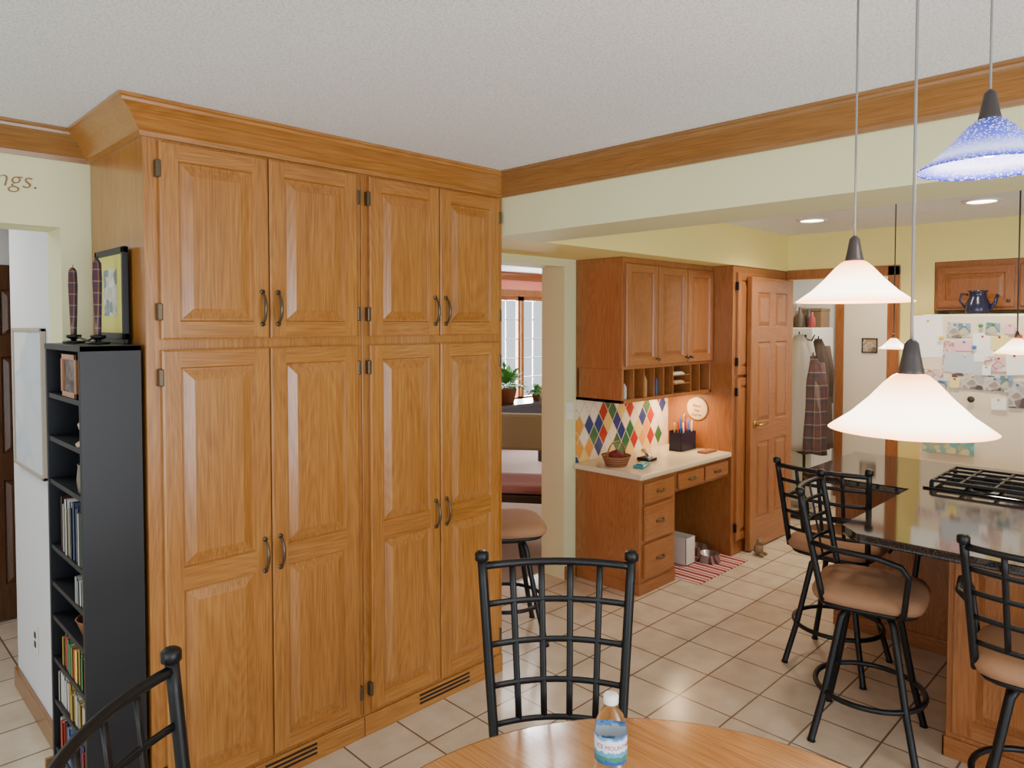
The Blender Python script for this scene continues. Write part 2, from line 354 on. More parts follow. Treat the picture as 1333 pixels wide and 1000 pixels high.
# ================================================================ BOOKCASE
bx0,bx1,by0,by1,bh=.597,.772,2.465,2.90,1.63
T=thing('bookcase',(.685,2.68,0),'tall narrow black laminate bookcase filled with books beside the pantry','bookcase')
mb=MB(); t=.018
mb.box((bx0,by0,0),(bx1,by0+t,bh)).box((bx0,by1-t,0),(bx1,by1,bh)).box((bx1-.006,by0+t,0),(bx1,by1-t,bh)).box((bx0-.002,by0,bh-t),(bx1,by1,bh+.001))
mb.obj('carcass',blacklam,T,bevel=.001)
SH=[1.46,1.31,1.16,.93,.80,.68,.53,.38,.21,.05]
for z in SH:
    MB().box((bx0+.004,by0+t,z-.016),(bx1-.006,by1-t,z)).obj('shelf',blacklam,T)
bcols=[(60,70,100),(190,180,160),(70,30,30),(200,200,196),(40,60,50),(170,140,60),(180,60,40),(60,120,80),(230,210,90),(90,110,150),(150,150,150),(110,60,90)]
bm=[plain('book_cover_%d'%i,c,.6) for i,c in enumerate(bcols)]; pages=plain('paper_pages',(232,226,210),.9)
def book(x,y,z,th,h,dp,mat,name='book',label='slim upright book with a coloured spine',group='books on the bookcase shelves'):
    mb=MB(); mb.box((0,0,0),(dp,.002,h)).box((0,th-.002,0),(dp,th,h)).box((0,0,0),(.003,th,h)).box((.003,.002,.003),(dp-.004,th-.002,h-.004),1)
    return mb.obj(name,[mat,pages],loc=(x,y,z),label=label,cat='book',group=group)
def bookrow(z,y0,y1,hmax,idx):
    y=y0
    while True:
        th=random.uniform(.014,.032)
        if y+th>y1: break
        book(bx0+.006+random.uniform(0,.01),y,z+.0005,th-.001,hmax*random.uniform(.78,1),.12,bm[random.choice(idx)]); y+=th
bookrow(.93,2.49,2.82,.19,[0,1,2,3,4,9,10])
bookrow(.80,2.49,2.62,.09,[1,3,10]); bookrow(.53,2.49,2.80,.12,[6,7,8,5,0])
bookrow(.38,2.49,2.86,.11,[1,3,5,10]); bookrow(.21,2.49,2.86,.13,[0,2,6,9,3,11]); bookrow(.05,2.49,2.8,.13,[1,4,10])
T=thing('photo_frame',(.64,2.68,1.461),'small wooden photo frame standing on the top bookcase shelf','photo frame')
mb=MB(); y0,y1,z0,z1=2.54,2.72,1.461,1.60; fx=.603
for b in (((fx,y0,z0),(fx+.015,y0+.018,z1)),((fx,y1-.018,z0),(fx+.015,y1,z1)),((fx,y0,z0),(fx+.015,y1,z0+.018)),((fx,y0,z1-.018),(fx+.015,y1,z1))): mb.box(*b)
mb.obj('frame',kZ,T,bevel=.002); MB().box((fx+.007,y0+.018,z0+.018),(fx+.013,y1-.018,z1-.018)).obj('photograph',art('snapshot',[(50,60,80),(120,105,95),(60,45,45),(40,40,44)],30),T)
MB().lathe([(.0,0),(.028,0),(.03,.01),(.015,.02),(.018,.05),(.024,.07),(.012,.085),(.016,.1),(.012,.115),(0,.12)],seg=20).obj('figurine',plain('ceramic_figurine',(190,160,140),.4),loc=(.63,2.54,1.3105),label='small glazed ceramic figurine on the bookcase shelf',cat='figurine')
MB().lathe([(0,0),(.03,0),(.034,.04),(.03,.085),(.032,.09),(.028,.09),(.026,.01),(0,.01)],seg=24).obj('ceramic_cup',plain('cup_glaze',(120,110,100),.3),loc=(.64,2.56,1.1605),label='small grey ceramic cup on the bookcase shelf',cat='cup')
MB().lathe([(0,0),(.045,0),(.062,.05),(.066,.055),(.06,.055),(.043,.006),(0,.006)],seg=24).obj('bowl',plain('brown_bowl',(130,84,50),.5),loc=(.67,2.60,.6805),label='small brown wooden bowl on the bookcase shelf',cat='bowl')
cz=bh+.001
T=thing('candle_holder',(.675,2.70,cz),'black wrought iron double candle holder on top of the bookcase','candle holder')
mb=MB()
mb.tube([(.66+.05*math.cos(a)*.6,2.79+.05*math.sin(a),cz+.005) for a in [i*math.pi/8 for i in range(16)]],.004,6,closed=True)
mb.tube([(.69+.05*math.cos(a)*.6,2.62+.05*math.sin(a),cz+.005) for a in [i*math.pi/8 for i in range(16)]],.004,6,closed=True)
mb.tube([(.66,2.83,cz+.006),(.665,2.76,cz+.022),(.68,2.70,cz+.01),(.685,2.65,cz+.022),(.69,2.58,cz+.006)],.004,6)
mb.obj('scroll_base',black,T)
for (x,y) in ((.66,2.79),(.69,2.62)):
    MB().lathe([(0,.006),(.008,.006),(.009,.014),(.022,.02),(.024,.03),(.018,.03),(.0,.024)],(x,y,cz),16).obj('candle_cup',black,T)
pl=plaid('plaid_candle',(70,26,34),(36,40,66),(150,120,90),26)
for (x,y),h,lb in (((.66,2.79),.235,'tall plaid taper candle standing near the corridor side'),((.69,2.62),.255,'tall plaid taper candle standing next to the picture')):
    T=thing('taper_candle',(x,y,cz+.0245),lb,'candle','taper candles in the iron holder')
    MB().lathe([(0,0),(.009,0),(.010,.02),(.0125,h*.4),(.0145,h*.75),(.013,h*.95),(.006,h),(0,h)],(x,y,cz+.0245),16).obj('wax',pl,T)
    MB().tube([(x,y,cz+h+.02),(x+.002,y,cz+h+.035)],.0012,5).obj('wick',dark,T)
T=thing('picture_frame',(.765,2.74,cz),'black framed picture with yellow-green mat leaning on the bookcase top','picture')
mb=MB(); y0,y1,z0,z1=2.575,2.895,cz+.015,cz+.325; xs0=.755;xs1=.772
for b in (((xs0,y0,z0),(xs1,y0+.022,z1)),((xs0,y1-.022,z0),(xs1,y1,z1)),((xs0,y0,z0),(xs1,y1,z0+.022)),((xs0,y0,z1-.022),(xs1,y1,z1))): mb.box(*b)
mb.box((xs0+.002,y0+.01,cz),(xs1,y1-.01,z0+.002))
mb.obj('frame',black,T,bevel=.002)
MB().box((xs0+.006,y0+.022,z0+.022),(xs0+.01,y1-.022,z1-.022)).obj('mat_board',plain('lime_mat',(222,214,110),.7),T)
MB().box((xs0+.004,y0+.09,z0+.08),(xs0+.0065,y1-.09,z1-.07)).obj('print',art('sketch_print',[(216,216,204),(180,180,150),(226,226,218),(110,130,130)],30),T)
T=thing('picture_frame',(.675,3.57,1.08),'pale watercolour picture in a thin dark frame on the hall wall','picture')
mb=MB(); y0,y1,z0,z1=3.30,3.85,1.07,1.68
for b in (((.665,y0,z0),(.684,y0+.014,z1)),((.665,y1-.014,z0),(.684,y1,z1)),((.665,y0,z0),(.684,y1,z0+.014)),((.665,y0,z1-.014),(.684,y1,z1))): mb.box(*b)
mb.obj('frame',plain('taupe_frame',(170,158,142),.5),T,bevel=.002); MB().box((.672,y0+.014,z0+.014),(.68,y1-.014,z1-.014)).obj('print',art('watercolour',[(220,224,226),(206,214,220),(196,208,216),(226,226,222)],5),T)
def plate(name,x,y,z,ax,label,sw=False):
    T=thing(name,(x,y,z),label,'switch' if sw else 'outlet')
    a,b=(.035,.057)
    if ax=='x': MB().box((x-.004,y-a,z-b),(x,y+a,z+b)).obj('cover_plate',whitepl,T,bevel=.002)
    else: MB().box((x-a,y-.004,z-b),(x+a,y,z+b)).obj('cover_plate',whitepl,T,bevel=.002)
    for dz in ((0,) if sw else (-.02,.02)):
        r=.012; mb=MB()
        if ax=='x': mb.box((x-.007,y-r,z+dz-r),(x-.004,y+r,z+dz+r))
        else: mb.box((x-r*.6,y-.009,z+dz-r),(x+r*.6,y-.004,z+dz+r))
        mb.obj('toggle' if sw else 'socket',capm if not sw else white,T)
plate('wall_outlet',.684,3.58,.34,'x','white duplex electrical outlet on the hall wall')
plate('light_switch',3.59,3.049,1.12,'y','white light switch plate beside the desk cabinet',True)
def text(body,size,mat,M,name,label=None,cat=None,shear=0,ext=.001,parent=None,bend=None,align='LEFT',offset=0):
    cu=bpy.data.curves.new('t','FONT'); cu.body=body; cu.size=size; cu.extrude=ext; cu.shear=shear; cu.align_x=align; cu.resolution_u=3; cu.offset=offset
    ob=bpy.data.objects.new('t',cu); COL.objects.link(ob); dg=bpy.context.evaluated_depsgraph_get(); me=bpy.data.meshes.new_from_object(ob.evaluated_get(dg))
    bpy.data.objects.remove(ob)
    if bend:
        for v in me.vertices:
            a=v.co.x/bend; r=bend+v.co.z; v.co=(r*math.sin(a),-r*math.cos(a),v.co.y)
    me.materials.clear(); me.materials.append(mat); me.transform(M)
    o=bpy.data.objects.new(name,me); COL.objects.link(o)
    if parent: o.parent=parent
    if label: o['label']=label; o['category']=cat
    return o
brownp=plain('brown_vinyl',(142,104,66),.6)
o=text('ngs.',.088,brownp,Matrix.Rotation(math.pi/2,4,'X'),'wall_lettering','brown script lettering reading ngs. on the pale yellow wall','lettering',.25,offset=-.0012); o.location=(.482,3.048,2.185)
# ================================================================ DESK AREA
dx0,dx1=3.65,4.755; dy=2.53
T=thing('desk_cabinet',(3.85,dy,0),'oak desk base cabinet with drawers under the cream counter','cabinet')
MB().box((dx0,dy,0.0),(4.05,3.045,.728)).obj('cabinet_body',kZ,T,bevel=.002)
MB().box((dx0-.008,dy-.008,0),(4.05,3.03,.075)).obj('base_moulding',kX,T,bevel=.003)
def drawer(T,x0,x1,z0,z1,y,m=(kZ,kX)):
    mb=MB(); mb.box((x0,y-.019,z0),(x1,y,z1)); D=mb.obj('drawer',m[1],T,bevel=.006)
    pull(((x0+x1)/2,y-.019,(z0+z1)/2),(1,0,0),(0,-1,0),.075,True,.02).obj('handle',bronze,D)
for z0,z1 in ((.575,.70),(.335,.555),(.10,.315)): drawer(T,3.685,4.02,z0,z1,dy)
MB().box((4.052,dy,.585),(dx1,3.04,.728)).obj('drawer_rail',kX,T,bevel=.002)
drawer(T,4.075,4.395,.605,.705,dy); drawer(T,4.42,4.735,.605,.705,dy)
MB().box((3.62,2.495,.73),(4.755,3.048,.765)).obj('countertop',cream,label='cream laminate desk countertop with rounded edge',cat='countertop',bevel=.01)
MB().box((3.652,3.036,.766),(4.756,3.049,1.188)).obj('tile_backsplash',harlequin(),label='multicoloured harlequin diamond tile backsplash above the desk',cat='backsplash')
uy=2.67
T=thing('wall_cabinet',(4.2,uy,1.19),'oak wall cabinet with three raised-panel doors above letter cubbies','cabinet')
mb=MB(); mb.box((dx0,uy,1.405),(dx1,3.045,2.118)); mb.box((dx0,uy,1.19),(dx0+.02,3.045,1.405)).box((dx1-.02,uy,1.19),(dx1,3.045,1.405)).box((dx0,uy,1.19),(dx1,3.045,1.212)).box((dx0,3.02,1.212),(dx1,3.034,1.405))
mb.box((dx0-.004,uy-.006,2.085),(dx1,3.04,2.119))
mb.obj('cabinet_body',kZ,T,bevel=.002)
cub=[3.67+i*.116 for i in range(10)]
for i,x in enumerate(cub[1:-1]):
    if i in (5,): continue
    MB().box((x-.004,uy+.005,1.212),(x+.004,3.02,1.405)).obj('cubby_divider',kZ,T)
for z in (1.275,1.335): MB().box((cub[5],uy+.005,z),(cub[7],3.02,z+.006)).obj('cubby_shelf',kX,T)
for i,(a,b) in enumerate(((3.672,4.028),(4.034,4.392),(4.398,4.750))):
    w=b-a; mb=MB(); panel_door(mb,(a,uy-.0005,1.425),(1,0,0),(0,-1,0),w,.655,.02,[(.052,w-.052)],[(.052,.655-.052)]); D=mb.obj('door',[kZ,kX],T)
    hx=b-.025 if i!=2 else a+.025
    mb=MB(); mb.lathe([(0,0),(.006,0),(.005,.012),(.013,.02),(.012,.026),(0,.028)],seg=14)
    for v in mb.v: v.x,v.y,v.z=hx+v.x,uy-.021-v.z,1.465+v.y
    mb.obj('knob',bronze,D)
MB().lathe([(0,0),(.04,0),(.042,-.006),(.036,-.012),(0,-.012)],(4.58,2.84,1.189),24).obj('puck_light',plain('puck_lens',(255,206,140),.4,emit=5),T)
envm=[plain('envelope_white',(225,222,214),.8),plain('envelope_tan',(196,164,120),.8),plain('envelope_blue',(90,110,150),.8)]
for i,(x,w,h) in enumerate(((3.72,.07,.10),(3.95,.06,.14),(4.08,.05,.12),(4.62,.08,.06))):
    mb=MB()
    for k in range(4): mb.box((x+k*.012,uy+.03+k*.004,1.2125),(x+k*.012+.004,uy+.2,1.2125+h*(1-.08*k)))
    mb.obj('envelope_bundle',envm[i%3],label='small bundle of envelopes standing in a letter cubby',cat='envelopes',group='letters in desk cubbies')
for k in range(2):
    MB().box((4.27+k*.02,uy+.02,1.3415-k*.06),(4.42,uy+.2,1.352-k*.06)).box((4.28,uy+.03,1.352-k*.06),(4.41,uy+.19,1.359-k*.06)).obj('letter_stack',envm[k],label='flat stack of letters on a cubby shelf',cat='letters',group='letters in desk cubbies')
T=thing('tall_cabinet',(5.2,2.5,0),'tall oak utility cabinet behind the open door beside the desk','cabinet')
MB().box((4.757,2.50,0),(5.64,3.045,2.118)).obj('cabinet_body',kZ,T,bevel=.002)
for z0,z1 in ((.1,1.30),(1.32,2.07)):
    mb=MB(); h=z1-z0; panel_door(mb,(4.80,2.5,z0),(1,0,0),(0,-1,0),.42,h,.02,[(.055,.365)],[(.055,h-.055)]); D=mb.obj('door',[kZ,kX],T)
    for zz in (z0+.1,z1-.1): MB().box((4.79,2.478,zz-.03),(4.804,2.499,zz+.03)).obj('hinge',black,D)
T=thing('interior_door',(5.63,2.45,0),'six-panel oak interior door swung open against the tall cabinet','door')
mb=MB(); panel_door(mb,(4.92,2.472,.012),(1,0,0),(0,-1,0),.71,2.03,.036,[(.10,.315),(.395,.61)],[(.22,.80),(.95,1.55),(1.66,1.92)],slope=.04); D=mb.obj('door_leaf',[kZ,kX],T)
mb=MB(); mb.tube([(4.985,2.436,.95),(4.985,2.428,.95)],.028,16).tube([(4.985,2.43,.95),(4.985,2.39,.95),(5.0,2.385,.95),(5.09,2.387,.952)],.009,8); mb.obj('lever_handle',brass,D,label='brass lever handle')
T=thing('wicker_basket',(3.77,2.80,.766),'small brown wicker basket with an arched handle on the desk','basket')
wick=stripes('wicker',[(140,90,56),(176,122,82),(116,70,44)],2,60)
mb=MB(); mb.lathe([(0,0),(.07,0),(.095,.065),(.10,.07),(.09,.066),(.065,.006),(0,.006)],(3.77,2.80,.766),24); mb.obj('basket_body',wick,T)
MB().tube([(3.77+.095*math.cos(a),2.80,.83+.095*math.sin(a)) for a in [i*math.pi/12 for i in range(13)]],.005,6).obj('basket_handle',wick,T)
redc=plain('dark_red_cloth',(120,40,40),.8)
MB().ball((3.77,2.80,.835),(.055,.05,.03)).ball((3.75,2.78,.85),(.02,.03,.025)).obj('cloth_pouch',redc,label='dark red cloth pouch lying in the wicker basket',cat='pouch')
MB().box((-.08,-.035,0),(.08,.035,.018)).box((-.06,-.025,.018),(.05,.02,.026)).obj('eyeglass_case',plain('teal_plastic',(50,140,160),.3),loc=(3.86,2.66,.766),rot=(0,0,.3),bevel=.005,label='teal hard glasses case lying on the desk',cat='case')
T=thing('telephone',(4.05,2.74,.766),'dark cordless telephone with silver handset on the desk','telephone')
MB().box((4.0,2.70,.766),(4.10,2.80,.79)).obj('base',black,T,bevel=.006)
MB().tube([(3.94,2.66,.81),(4.0,2.72,.822),(4.08,2.78,.822),(4.14,2.84,.81)],[.018,.013,.013,.019],8).obj('handset',silver,T)
T=thing('pencil_holder',(4.6,2.80,.766),'dark blue mesh desk organizer full of pens and scissors','pencil holder')
mb=MB()
for b in (((4.5,2.76,.766),(4.7,2.762,.90)),((4.5,2.86,.766),(4.7,2.862,.91)),((4.5,2.76,.766),(4.502,2.862,.90)),((4.698,2.76,.766),(4.7,2.862,.90)),((4.6,2.76,.766),(4.602,2.862,.90)),((4.5,2.76,.766),(4.7,2.862,.77))): mb.box(*b)
mb.obj('mesh_box',plain('navy_mesh',(24,28,54),.4),T)
pc=[(200,40,40),(230,200,60),(60,120,200),(50,140,80),(230,230,230),(40,40,40),(230,120,160)]
pm=[plain('pen_%d'%i,c,.4) for i,c in enumerate(pc)]
for i in range(12):
    x=4.515+i*.0155; h=.19+.07*random.random(); l=random.uniform(-.015,.015)
    MB().tube([(0,0,0),(l*.9,l*.6,h*.93),(l,l*.7,h)],[.0062,.0062,.002],6).obj('pen',pm[i%7],loc=(x,2.81+.03*random.uniform(-1,1),.7705),label='coloured pen standing in the desk organizer',cat='pen',group='pens in the desk organizer')
T=thing('round_plaque',(4.755,2.78,1.05),'round tan ceramic plaque with brown lettering hanging on cabinet side','plaque')
mb=MB(); mb.lathe([(0,0),(.085,0),(.09,.006),(.08,.01),(0,.008)],seg=28)
for v in mb.v: v.x,v.y,v.z=4.756-v.z,2.78+v.x,1.06+v.y
mb.obj('disc',plain('plaque_tan',(214,184,134),.5),T)
for k,s in enumerate(('Bless','this','home')):
    M=Matrix.Translation((-.0105,0,.02-.034*k))@Matrix.Rotation(-math.pi/2,4,'Z')@Matrix.Rotation(math.pi/2,4,'X')
    text(s,.036,brownp,M,'lettering',parent=T,align='CENTER',ext=.0006)
MB().box((-.08,-.035,0),(.08,.035,.012)).box((-.078,-.033,.012),(.078,.033,.016)).obj('notebook',plain('tan_notebook',(150,96,56),.6),loc=(4.62,2.62,.766),bevel=.002,label='flat tan leather notebook lying on the desk',cat='notebook')
rug=stripes('rag_rug',[(150,34,44),(225,215,205),(170,50,54),(130,30,40),(230,190,180)],0,11)
MB().box((4.08,2.36,.0005),(4.74,2.88,.008)).obj('rag_rug',rug,label='red and white striped rag rug on the tile floor',cat='rug',bevel=.002)
MB().box((4.31,2.60,.009),(4.43,2.80,.014)).box((4.31,2.60,.009),(4.314,2.80,.2)).box((4.426,2.60,.009),(4.43,2.80,.2)).box((4.31,2.60,.009),(4.43,2.604,.2)).box((4.31,2.796,.009),(4.43,2.80,.2)).obj('storage_bin',whitepl,label='white plastic bin standing under the desk',cat='bin')
for x,y in ((4.53,2.55),(4.64,2.70)):
    MB().lathe([(0,0),(.085,0),(.07,.055),(.076,.058),(.068,.055),(.06,.012),(0,.012)],seg=28).obj('pet_bowl',silver,loc=(x,y,.0085),label='stainless steel pet bowl on the rag rug',cat='bowl',group='pet bowls under the desk')
px_,py_=4.93,2.37
T=thing('plush_toy',(px_,py_,0),'small beige plush animal leaning on the open door bottom','plush toy')
pf=plain('beige_plush',(140,116,90),.95,bump=.5,bscale=120)
MB().ball((px_,py_,.045),(.04,.035,.045)).ball((px_,py_-.01,.10),(.026,.026,.024)).obj('body',pf,T)
for s in (-1,1):
    MB().ball((px_+s*.018,py_-.005,.122),(.009,.006,.012)).obj('ear',pf,T); MB().ball((px_+s*.026,py_-.035,.013),(.013,.022,.012)).obj('foot',pf,T)
# ================================================================ ISLAND
poly=[(2.85,-1.2),(2.85,.97),(2.93,1.05),(3.8,1.05),(3.8,1.54),(3.85,1.60),(4.65,1.60),(4.65,-1.2)]
mb=MB(); n=len(poly); mb.add([(x,y,.86) for x,y in poly]+[(x,y,.895) for x,y in poly],[tuple(range(n)),tuple(range(2*n-1,n-1,-1))]+[(i,(i+1)%n,n+(i+1)%n,n+i) for i in range(n)])
mb.obj('island_countertop',graniteM,label='polished dark granite L-shaped island countertop',cat='countertop',bevel=.008)
T=thing('kitchen_island',(3.9,.2,0),'oak kitchen island base cabinet with panelled sides','cabinet')
MB().box((3.15,-1.15,0),(4.6,.735,.859)).obj('cabinet_body',kZ,T,bevel=.002)
MB().box((4.1,.735,0),(4.6,1.52,.859)).obj('cabinet_extension',kZ,T,bevel=.002)
mb=MB(); mb.box((3.138,-1.15,0),(3.15,.745,.08)).box((3.138,.735,0),(4.1,.745,.08)).box((4.088,.745,0),(4.1,1.52,.08)); mb.obj('base_moulding',kY,T,bevel=.003)
mb=MB(); panel_door(mb,(3.15,.715,.1),(0,-1,0),(-1,0,0),.9,.74,.014,[(.07,.415),(.485,.83)],[(.07,.67)]); mb.obj('side_panel',[kZ,kY],T)
cz0=.8955
T=thing('cooktop',(4.1,.65,cz0),'black gas cooktop with iron grates set in the granite','cooktop')
MB().box((3.86,.15,cz0),(4.38,1.02,cz0+.009)).obj('glass_plate',plain('black_glass',(12,12,14),.08),T,bevel=.003)
for gy in (.36,.80):
    mb=MB(); q=cz0+.009
    for x in (3.90,4.01,4.12,4.23,4.34): mb.box((x-.006,gy-.19,q+.02),(x+.006,gy+.19,q+.032))
    for y in (-.19,-.07,.07,.19): mb.box((3.90,gy+y-.006,q+.018),(4.34,gy+y+.006,q+.030))
    for x in (3.90,4.34):
        for y in (-.19,.19): mb.box((x-.008,gy+y-.008,q),(x+.008,gy+y+.008,q+.025))
    mb.obj('grate',black,T)
    for x in (4.01,4.23): MB().lathe([(0,0),(.045,0),(.042,.012),(.03,.018),(0,.018)],(x,gy,q),20).obj('burner',black,T)
# ================================================================ FRIDGE
T=thing('refrigerator',(5.65,1.02,0),'cream white refrigerator covered with papers and magnets','refrigerator')
fw=plain('fridge_white',(234,220,192),.35)
MB().box((5.37,.50,.02),(6.04,1.425,1.75)).box((5.4,.52,0),(6.0,1.41,.03)).obj('cabinet_body',fw,T,bevel=.006)
D=MB().box((5.30,.50,.72),(5.365,1.425,1.76)).obj('door',fw,T,bevel=.014)
MB().tube([(5.299,.55,.85),(5.262,.55,.87),(5.262,.55,1.58),(5.299,.55,1.6)],.012,8).obj('handle',fw,D)
D=MB().box((5.30,.50,.06),(5.365,1.425,.71)).obj('freezer_drawer',fw,T,bevel=.014)
MB().tube([(5.299,.58,.63),(5.262,.60,.63),(5.262,1.32,.63),(5.299,1.34,.63)],.012,8).obj('handle',fw,D)
layer=[0]
def onfridge(px,py,w,h,mat,kindn='note_paper',lab='paper note held on the refrigerator door',cat='paper',rnd=False,rot=0):
    layer[0]+=1; xo=5.2992-layer[0]*.0007
    u=(px-667)/924; Y=5.298*(1-u)/(1+u); d=(5.298+Y)/1.41421; z=1.7-(py-421)/924*d; k=d/924
    hw=w*k*.5*1.4; hh=h*k*.5*1.1
    mt=[mat]
    if rnd:
        mb=MB(); mb.lathe([(0,0),(hw,0),(hw,.004),(hw*.6,.008),(0,.008)],seg=18)
        for v in mb.v: v.x,v.y,v.z=-v.z,v.x,v.y
    else:
        mb=MB(); mb.box((-.0003,-hw,-hh),(0,hw,hh)); mt=[mat,pm[random.choice((0,1,2,3,4,6))]]
        mb.lathe([(0,0),(.007,0),(.007,.004),(0,.004)],seg=8,mi=1)
        for v in mb.v[8:]: v.x,v.y,v.z=-.0003-v.z,v.x,v.y+hh*.75
    mb.obj(kindn,mt,loc=(xo,Y,z),rot=(rot,0,0),label=lab,cat=cat,group='papers and magnets on the refrigerator')
pw=plain('note_white',(250,250,246),.8); pcr=plain('note_blue_grey',(196,204,214),.8); pyl=plain('note_yellow',(240,226,150),.8)
ph1=art('photo_a',[(90,100,120),(190,185,180),(215,200,185),(80,70,70)],22); ph2=art('photo_b',[(190,205,220),(90,130,165),(90,120,80),(225,205,190)],20)
redp=art('photo_red',[(196,60,80),(232,215,205),(150,80,100),(240,220,215)],24); tealp=art('teal_print',[(120,190,180),(100,160,155),(170,165,120),(200,195,150)],30); pinkp=plain('pink_note',(240,190,200),.8)
for a in ((1209,438,24,50,pw),(1213,486,20,10,redp),(1237,462,11,32,redp),(1243,430,12,18,ph1),(1256,430,10,16,ph2),(1256,473,32,24,pcr),(1256,450,16,12,pinkp),(1281,452,16,34,pw),(1268,497,34,18,ph1),(1302,446,14,18,pyl),(1302,474,22,18,redp),(1297,500,14,16,ph1),(1313,500,10,20,ph2),(1323,474,14,26,pw),(1327,514,14,32,ph1),(1293,428,11,14,ph2),(1229,502,8,12,ph2),(1245,498,8,12,pyl),(1286,482,7,12,pw),(1315,428,8,12,pinkp),(1303,526,12,14,pw)):
    ph=a[4] in (ph1,ph2,redp)
    onfridge(*a,kindn='photograph' if ph else 'note_paper',lab='small snapshot photo held on the refrigerator door' if ph else 'paper note pinned to the refrigerator door',cat='photo' if ph else 'paper',rot=random.uniform(-.08,.08))
onfridge(1238,580,42,20,tealp,'art_print','teal and gold art print on the refrigerator door','art print')
for a in ((1267,520,6,6,capm),(1328,438,5,5,pm[0]),(1270,452,4,4,pm[2]),(1227,440,4,4,pm[1]),(1278,424,4,4,pm[3])):
    onfridge(*a,kindn='fridge_magnet',lab='small round magnet on the refrigerator door',cat='magnet',rnd=True)
T=thing('wall_cabinet',(5.85,.95,1.83),'short oak cabinet mounted above the refrigerator','cabinet')
MB().box((5.65,.46,1.79),(6.04,1.435,2.128)).obj('cabinet_body',kZ,T,bevel=.002)
for y in (1.42,.94):
    mb=MB(); panel_door(mb,(5.65,y,1.81),(0,-1,0),(-1,0,0),.45,.28,.02,[(.05,.40)],[(.05,.23)]); D=mb.obj('door',[kZ,kY],T)
    mb=MB(); mb.ball((5.622,y-.42,1.85),.011); mb.obj('knob',bronze,D)
T=thing('pitcher',(5.5,1.145,1.751),'dark blue speckled enamel pitcher on top of the refrigerator','pitcher')
nav=plain('navy_enamel',(34,38,66),.2); pz=1.751
MB().lathe([(0,0),(.065,0),(.075,.03),(.07,.08),(.05,.12),(.048,.15),(.06,.165),(.055,.165),(.043,.15),(.045,.12),(.06,.03),(0,.01)],(5.5,1.145,pz),24).obj('jug_body',nav,T)
MB().tube([(5.5,1.20,pz+.14),(5.5,1.24,pz+.145),(5.5,1.25,pz+.1),(5.5,1.215,pz+.05)],.007,6).obj('jug_handle',nav,T)
MB().tube([(5.5,1.075,pz+.05),(5.5,1.05,pz+.08),(5.5,1.035,pz+.14)],[.018,.012,.01],8).obj('spout',nav,T)
# ================================================================ MUDROOM
T=thing('upright_freezer',(6.65,2.8,0),'plain white upright freezer in the mudroom','freezer')
MB().box((6.48,2.60,.02),(6.90,3.1,1.66)).box((6.50,2.62,0),(6.88,3.08,.03)).obj('cabinet_body',white,T,bevel=.006)
D=MB().box((6.43,2.60,.06),(6.475,3.1,1.66)).obj('door',white,T,bevel=.01)
MB().tube([(6.429,3.05,.8),(6.405,3.05,.82),(6.405,3.05,1.2),(6.429,3.05,1.22)],.009,8).obj('handle',silver,D)
clm=[plain('clutter_%d'%i,c,.5) for i,c in enumerate([(150,60,56),(90,80,74),(180,172,160),(60,66,80),(120,96,70)])]
for i in range(8):
    x=6.50+.06*(i%2); y=2.64+i*.055; h=.14+.06*((i*37)%5)/5
    MB().lathe([(0,0),(.028,0),(.03,.01),(.03,h*.6),(.012,h*.8),(.012,h),(0,h)],seg=14).obj('spray_bottle',clm[(i*3)%5],loc=(x,y,1.661),label='household bottle standing on the freezer top',cat='bottle',group='bottles on the freezer')
for k,(x0,y0,w_,d_,h_) in enumerate(((6.66,2.62,.2,.2,.18),(6.64,2.84,.2,.24,.22))):
    MB().box((x0,y0,1.661),(x0+w_,y0+d_,1.661+h_)).box((x0-.004,y0-.004,1.661+h_-.03),(x0+w_+.004,y0+d_+.004,1.661+h_)).obj('storage_box',clm[4-k*2],bevel=.004,label='lidded storage box on top of the freezer',cat='box',group='boxes on the freezer')
sx_,sy_=6.22,2.58
T=thing('coat_stand',(sx_,sy_,0),'dark metal coat stand holding coats in the mudroom','coat stand')
MB().tube([(sx_,sy_,.02),(sx_,sy_,1.60)],.013,8).obj('pole',black,T); MB().lathe([(0,0),(.15,0),(.15,.012),(.03,.03),(0,.03)],(sx_,sy_,0),28).obj('base',black,T)
for a in range(4):
    c,s=math.cos(a*1.571+.4),math.sin(a*1.571+.4); MB().tube([(sx_,sy_,1.56),(sx_+.05*c,sy_+.05*s,1.55),(sx_+.075*c,sy_+.075*s,1.60)],.006,6).obj('hook',black,T)
